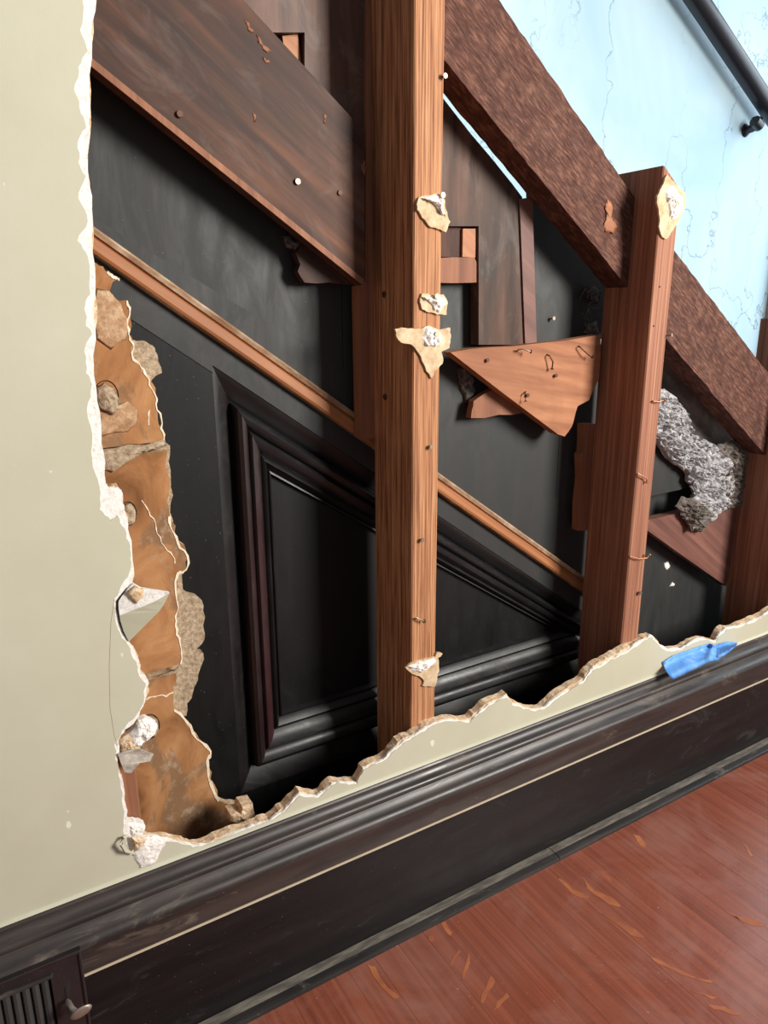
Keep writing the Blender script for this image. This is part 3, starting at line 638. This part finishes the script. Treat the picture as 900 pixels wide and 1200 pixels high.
key([(183,793),(206,784),(210,779),(213,783),(205,789)], 0.002, 7)
for i, (cx_, cy_, rx_, ry_) in enumerate([(124, 466, 15, 20), (150, 602, 10, 14), (176, 850, 11, 13)]):
    ring = []
    for k in range(26):
        an = math.pi*2*k/25; ring.append(P(cx_+rx_*math.cos(an), cy_+ry_*math.sin(an), YLF-0.0003))
    tube('key_hole_rim', ring, 0.0005, M_GAP, lp, 5)
ch = lump('plaster_chip', XZ([(272,958),(283,955),(285,947),(298,944),(301,957),(297,964),(280,967),(271,965)], 0.04), 0.045, 0.006, M_CORE, None, 5, 120, 0.6, 3, 0.5, False, 1, 0.02)
setp(ch, 'tan plaster chip lodged at the bottom corner between lath and black panel', 'plaster chip')

# ------------------------------------------------------------------ loose broken bits on the front wall
fp = empty('drywall_flap', P(151, 752, 0.0)); setp(fp, 'cracked triangular flap of cream painted board hanging at the edge of the hole', 'drywall flap')
def warp(name, tri_px, mats, parent, thick=0.006):
    """thin sheet through pixel points that carry their own depth (px, py, Y)"""
    pts = [P(a_, b_, c_) for a_, b_, c_ in tri_px]; n = len(pts)
    v = list(pts)+[p+Vector((0.0, thick, 0.0)) for p in pts]
    t_ = tessellate_polygon([[Vector((p.x, p.z, 0)) for p in pts]])
    f = [tuple(t) for t in t_]+[tuple(n+i for i in reversed(t)) for t in t_]+[(i, (i+1) % n, n+(i+1) % n, n+i) for i in range(n)]
    fm = [0]*len(t_)+[len(mats)-1]*(len(t_)+n)
    return link(name, v, f, mats, parent, fm)
warp('painted_face', [(140,721,-.0005),(152,716,-.002),(166,711,-.005),(182,704,-.008),(198,696,-.010),(193,707,-.009),(187,716,-.008),(170,733,-.004),(151,752,-.0005),(144,739,.0),(140,728,.0)], [M_PAINT, M_GYP], fp)
warp('torn_gypsum', [(139,704,.0),(147,693,-.001),(156,684,-.003),(166,690,-.004),(180,692,-.007),(199,695,-.0102),(182,704.5,-.0085),(166,711.5,-.0055),(152,716.5,-.0025),(140,721.5,-.001),(138,712,.0)], [M_GYP], fp)
lump('gypsum_crumb', XZ([(148,694),(158,686),(170,690),(168,700),(160,708),(152,702)], -0.004), -0.0032, 0.004, M_CORE, fp, 4, 150, 0.7, 4)
tb = empty('crumbled_gypsum', P(160, 905, 0.0)); setp(tb, 'crumbled white gypsum with torn paper at the hole edge below the flap', 'gypsum crumbs')
lump('white_crumb', XZ([(152,862),(163,846),(173,843),(185,850),(183,862),(176,868),(166,876),(156,878)], -0.002), 0.002, 0.005, M_GYP, tb, 8, 130, 0.7, 11, 0.5, False, 2, 0.008)
lump('tan_crumb', XZ([(140,872),(152,862),(163,872),(166,882),(154,890),(143,886)], -0.002), 0.002, 0.004, M_CORE, tb, 7, 130, 0.7, 12, 0.5, False, 2, 0.008)
warp('torn_paper', [(138,884,-.002),(150,880,-.004),(164,878,-.007),(180,884,-.006),(176,892,-.005),(164,894,-.004),(154,906,-.003),(146,905,-.001),(142,895,-.001)], [M_GREYP], tb, 0.0015)
tc_ = empty('torn_corner', P(165, 1018, -0.001)); setp(tc_, 'white torn plaster corner with a paper curl at the bottom of the hole', 'gypsum crumbs')
lump('white_crumb', XZ([(156,1002),(165,984),(180,981),(198,983),(192,994),(182,1013),(164,1019),(159,1010)], -0.003), -0.0008, 0.003, M_GYP, tc_, 8, 90, 0.5, 13, 0.5, False, 2)
lump('white_crumb', XZ([(150,966),(158,965),(171,969),(168,979),(158,984),(151,978)], 0.0), 0.003, 0.004, M_GYP, tc_, 5, 130, 0.7, 14, 0.5, False, 2, 0.01)
lump('tan_crumb', XZ([(153,979),(163,980),(172,983),(165,992),(157,998)], -0.003), -0.0035, 0.004, M_CORE, tc_, 5, 130, 0.7, 15, 0.5, False, 1)
tube('paper_curl', [P(150, 979, -0.002), P(144, 982, -0.006), P(142, 989, -0.009), P(147, 997, -0.008), P(156, 1000, -0.004)], [0.0012, 0.002, 0.0022, 0.002, 0.0012], M_PAINT, tc_, 6)

# ------------------------------------------------------------------ scraps of board still nailed to the studs
def scrap(px, crumb, nailp, label, seed, yb=YC-0.0003):
    lo = max(p[1] for p in px); cx_ = sum(p[0] for p in px)/len(px)
    r = empty('board_scrap', P(cx_, lo, yb)); setp(r, label, 'board scrap', 'scraps of board left on the studs')
    e = XZ(jag(px, 2, 0.1, True, seed), yb-0.003)
    prism('paper', e, yb-0.0028, yb, [M_PAPER, M_CORE], r, side_mat=1)
    lump('gypsum', XZ(crumb, yb-0.004), yb-0.0027, 0.0045, M_GYP, r, 6, 170, 0.8, seed, 0.5, False, 2)
    if nailp:
        c = P(nailp[0], nailp[1], yb-0.008)
        tube('nail', [c+Vector((0, 0.0075, 0)), c+Vector((0, 0.001, 0)), c+Vector((0, 0.0009, 0)), c], [0.0013, 0.0013, 0.0034, 0.0032], M_NAIL, r, 12)
    return r
s4 = lambda L: [(420+a_/4, 180+b_/4) for a_, b_ in L]
scrap(s4([(275,235),(285,205),(330,195),(385,188),(405,215),(410,260),(432,320),(410,370),(385,355),(340,345),(300,300),(278,265)]), s4([(290,206),(340,198),(384,192),(400,230),(412,296),(392,290),(370,262),(340,225)]), (519.5,228.5), 'tan board scrap nailed to the tall stud, the highest of its three upper scraps', 41)
scrap(s4([(290,685),(300,655),(340,665),(400,660),(420,700),(415,755),(370,755),(345,745),(300,730)]), s4([(295,670),(345,668),(400,665),(416,700),(380,748),(355,735),(340,705)]), (512.5,347), 'small crumbly white board scrap on the tall stud, between two larger scraps', 42)
scrap(s4([(172,822),(235,820),(300,820),(330,805),(375,825),(430,815),(435,860),(428,910),(390,930),(395,985),(360,1020),(345,1055),(320,1020),(280,930),(250,895),(200,885),(180,860)]), s4([(320,815),(370,826),(395,850),(390,890),(350,905),(318,905),(300,870)]), (512.5,392), 'T-shaped tan board scrap on the tall stud, level with the orange triangular board', 43)
s5 = lambda L: [(430+a_/5.4545, 680+b_/5.4545) for a_, b_ in L]
scrap(s5([(248,560),(285,530),(370,500),(440,490),(450,460),(485,470),(455,500),(460,540),(450,620),(435,680),(355,675),(365,640),(340,615),(290,600)]), s5([(262,552),(330,520),(430,500),(445,520),(400,560),(350,590),(290,585)]), None, 'torn pale board scrap near the foot of the tall stud', 44)
s6 = lambda L: [(680+a_/4, 180+b_/4) for a_, b_ in L]
scrap(s6([(408,98),(430,125),(470,160),(492,200),(494,250),(470,290),(435,360),(405,400),(385,390),(370,340),(360,230),(375,170),(395,130)]), s6([(400,170),(440,150),(485,200),(485,260),(450,310),(420,300),(410,230)]), (793.5,238), 'thick tan board scrap on the top of the slant-cut stud', 45)

# nails
def nail(px, parent, mat=M_NAIL, yb=YC, out=0.006, tip=(0, 0), r=0.0012, hd=0.003):
    p = P(px[0], px[1], yb); d_ = Vector((tip[0], -1, tip[1])).normalized()
    a_ = p-d_*0.003; b_ = p+d_*out
    tube('nail', [a_, b_-d_*0.0009, b_-d_*0.0008, b_], [r, r, hd, hd*0.92], mat, parent, 10)
def bent(pts, parent, mat=M_RUST, r=0.0011):
    q = [P(a_, b_, c_) for a_, b_, c_ in pts]
    e_ = (q[-1]-q[-2]).normalized()
    tube('bent_nail', q+[q[-1]+e_*0.0001, q[-1]+e_*0.0009], [r]*len(q)+[r*2.6, r*2.4], mat, parent, 8)
for px in ((503,523),(493,632),(519,90)): nail(px, st1, out=0.005)
bent([(489,725,YC+.002),(489,724,YC-.005),(494,727,YC-.006),(497,728,YC-.005)], st1, M_NAIL)
for px in ((451,345),(452,465)):
    p = Vector((XS1, 0, 0)); d_ = ray(*px); q = CAM+d_*((XS1-CAM.x)/d_.x)
    tube('nail', [q+Vector((.002, 0, 0)), q-Vector((.0012, 0, 0)), q-Vector((.0013, 0, 0)), q-Vector((.002, 0, 0))], [.001, .001, .0038, .0036], M_RUST, st1, 10)
nail((782,393), st2, out=0.007, tip=(.3, .1)); nail((748,694), st2, M_NAIL, out=0.005, hd=0.0036)
bent([(764,470,YC+.002),(766,470,YC-.004),(772,471,YC-.006),(778,469,YC-.006)], st2, M_COPP)
bent([(747,556,YC+.002),(748,555,YC-.004),(753,558,YC-.006),(758,561,YC-.005),(758,565,YC-.004)], st2, M_COPP)
bent([(737,652,YC+.002),(738,652,YC-.004),(748,655,YC-.006),(758,654,YC-.007),(761,650,YC-.008)], st2, M_COPP)
for px in ((773,336),(766,382)): nail(px, st2, M_RUST, out=0.001, hd=0.0014)
for px in ((570,422),(650,440),(617,463)): nail(px, tri1, M_RUST, 0.090, 0.004)
bent([(606,412,.092),(607,410,.084),(612,409,.080),(622,412,.078)], tri1, M_NAIL)
bent([(640,415,.092),(644,417,.084),(648,424,.082),(647,432,.084)], tri1)
bent([(677,405,.092),(680,407,.084),(690,416,.080),(694,418,.08)], tri1)
bent([(616,458,.092),(615,462,.085),(616,470,.083)], tri1)
nail((210,134), sg, M_RUST, 0.085, 0.003, hd=0.0035); nail((348,213), sg, M_NAIL, 0.085, 0.003, hd=0.0035); nail((398,226), sg, M_RUST, 0.085, 0.002, hd=0.003)
p = P(645, 373, 0.128); tube('nail', [p+Vector((0, .002, -.001)), p-Vector((-.001, .006, 0)), p-Vector((-.001, .0061, 0)), p-Vector((-.001, .0068, 0))], [.001, .001, .003, .003], M_NAIL, bB, 8)

# ------------------------------------------------------------------ painter's tape over the wall strip and the baseboard cap
s7 = lambda L: [(700+a_/4.5, 680+b_/4.5) for a_, b_ in L]
topl = s7([(345,432),(400,398),(470,372),(540,348),(592,333),(622,343),(655,332),(692,322),(740,331)])
botl = s7([(398,525),(440,505),(485,482),(530,462),(585,434),(632,424),(664,402),(700,378),(738,338)])
v = []; f = []; nu, nvv = 32, 10
def lerp_line(L, t):
    s_ = t*(len(L)-1); i = min(int(s_), len(L)-2); u_ = s_-i; return (L[i][0]*(1-u_)+L[i+1][0]*u_, L[i][1]*(1-u_)+L[i+1][1]*u_)
for i in range(nu+1):
    a_ = lerp_line(topl, i/nu); b_ = lerp_line(botl, i/nu)
    for j in range(nvv+1):
        t = j/nvv; x_, y_ = a_[0]*(1-t)+b_[0]*t, a_[1]*(1-t)+b_[1]*t
        if i == 0: x_ += 3.0*math.sin(t*math.pi)*-0.6
        yy = -0.0028-0.0245*min(1.0, max(0.0, (t-0.22)/0.55))
        cr = math.exp(-((i/nu-0.56+0.05*t)/0.035)**2)*0.005 + (0.003*abs(math.sin(i*1.3+t*3)) if i/nu > 0.55 else 0.0006*math.sin(i*0.7+t*5))
        v.append(P(x_, y_, yy-cr))
n1 = len(v); v += [p+Vector((0, 0.0005, 0)) for p in v]
idx = lambda i, j: i*(nvv+1)+j
for i in range(nu):
    for j in range(nvv):
        q = (idx(i, j), idx(i+1, j), idx(i+1, j+1), idx(i, j+1)); f += [q, tuple(n1+k for k in reversed(q))]
bd = [idx(i, 0) for i in range(nu)]+[idx(nu, j) for j in range(nvv)]+[idx(i, nvv) for i in range(nu, 0, -1)]+[idx(0, j) for j in range(nvv, 0, -1)]
for i in range(len(bd)): a_, b_ = bd[i], bd[(i+1) % len(bd)]; f.append((a_, b_, n1+b_, n1+a_))
o = link('painters_tape', v, f, M_TAPE, None, None, True); setp(o, "crumpled strip of blue painter's tape stuck over the baseboard top", 'tape')

# ------------------------------------------------------------------ wall register set into the baseboard
YR = -0.030
xr = P(108, 1200, YR).x*0.5+P(93, 1113, YR).x*0.5; zr = zat(60, 1126, YR)
rg = empty('wall_register', (xr-0.13, -0.025, 0.01)); setp(rg, 'black metal heat register with vertical louvers set into the baseboard', 'register')
xl = xr-0.28; xo1 = P(60, 1150, YR).x; zo = zat(40, 1152, YR); xo0 = xl+0.03; z0_ = 0.012
bz = [(xl, z0_, xr, zr)]
for (a_, b_, c_, d_) in ((xl, xr, zo, zr), (xl, xr, z0_, z0_+0.02), (xl, xo0, z0_+0.02, zo), (xo1, xr, z0_+0.02, zo)):
    box('frame', a_, b_, YR, -0.0235, c_, d_, M_IRON, rg)
box('frame_bead', xl, xr, YR-0.002, YR+0.001, zr-0.004, zr, M_IRON, rg, 0.0009); box('frame_bead', xr-0.003, xr, YR-0.002, YR+0.001, z0_, zr-0.0042, M_IRON, rg, 0.0009)
box('opening_bead', xo0, xo1+0.002, YR-0.0035, YR+0.001, zo-0.001, zo+0.0035, M_SHOE, rg, 0.0012)
box('back', xo0, xo1, -0.0236, -0.0230, z0_+0.02, zo, M_GAP, rg)
xx = xo1-0.006
while xx > xo0+0.004:
    ang_ = 0.5
    v = []; 
    for z_ in (z0_+0.021, zo-0.001):
        for k in range(8):
            an = 2*math.pi*k/8; v.append((xx+0.0037*math.cos(an), -0.0268+0.0028*math.sin(an), z_))
    f = [(k, (k+1) % 8, 8+(k+1) % 8, 8+k) for k in range(8)]+[tuple(range(8)), tuple(range(8, 16))]
    link('louver', v, f, M_LOUV, rg, None, False); xx -= 0.0088
p = P(75.5, 1160, YR); q = P(78.5, 1190, YR); box('lever_slot', p.x, p.x+0.0018, YR-0.0004, YR+0.001, q.z, p.z+0.003, M_GAP, rg)
lv = tube('lever', [P(78, 1172, YR), P(80, 1175, YR-0.008), P(85, 1182, YR-0.016), P(90, 1186, YR-0.020)], [0.0016, 0.003, 0.0026, 0.003], M_KNOB, rg, 10)
c = P(95, 1186, YR-0.024); v = []; f = []
ax = Vector((0.84, -0.18, 0.5)).normalized(); ay = Vector((-0.45, -0.25, 0.86)); ay = (ay-ax*ay.dot(ax)).normalized(); az = ax.cross(ay)
for i in range(9):
    th = math.pi*i/8
    for k in range(16):
        ph = 2*math.pi*k/16; v.append(c+ax*(0.0118*math.sin(th)*math.cos(ph))+ay*(0.0080*math.sin(th)*math.sin(ph))+az*(0.0028*math.cos(th)))
for i in range(8):
    for k in range(16): f.append((i*16+k, i*16+(k+1) % 16, (i+1)*16+(k+1) % 16, (i+1)*16+k))
link('lever_knob', v, f, M_KNOB, lv, None, True)

# ------------------------------------------------------------------ handrail on the blue wall
YH = 0.80
hr = empty('handrail', P(900, 128, YH)); setp(hr, 'round black handrail running down the pale blue stair wall', 'handrail')
p, q = P(817, 0, YH), P(900, 126, YH); d_ = (q-p)
tube('rail', [p-d_*1.6, p, q, q+d_*0.15], 0.0275, M_RAIL, hr, 20)
c = P(887, 143, YH)
tube('bracket', [c+Vector((0.02, 0.049, -0.012)), c+Vector((0.02, 0.04, -0.012)), c+Vector((0.01, 0.01, -0.01)), c+Vector((0, 0, 0.01))], [0.02, 0.012, 0.013, 0.016], M_RAIL, hr, 12)
tube('bracket_collar', [c+Vector((-0.012, 0, 0.002)), c+Vector((0.016, 0, -0.010))], 0.016, M_RAIL, hr, 14)
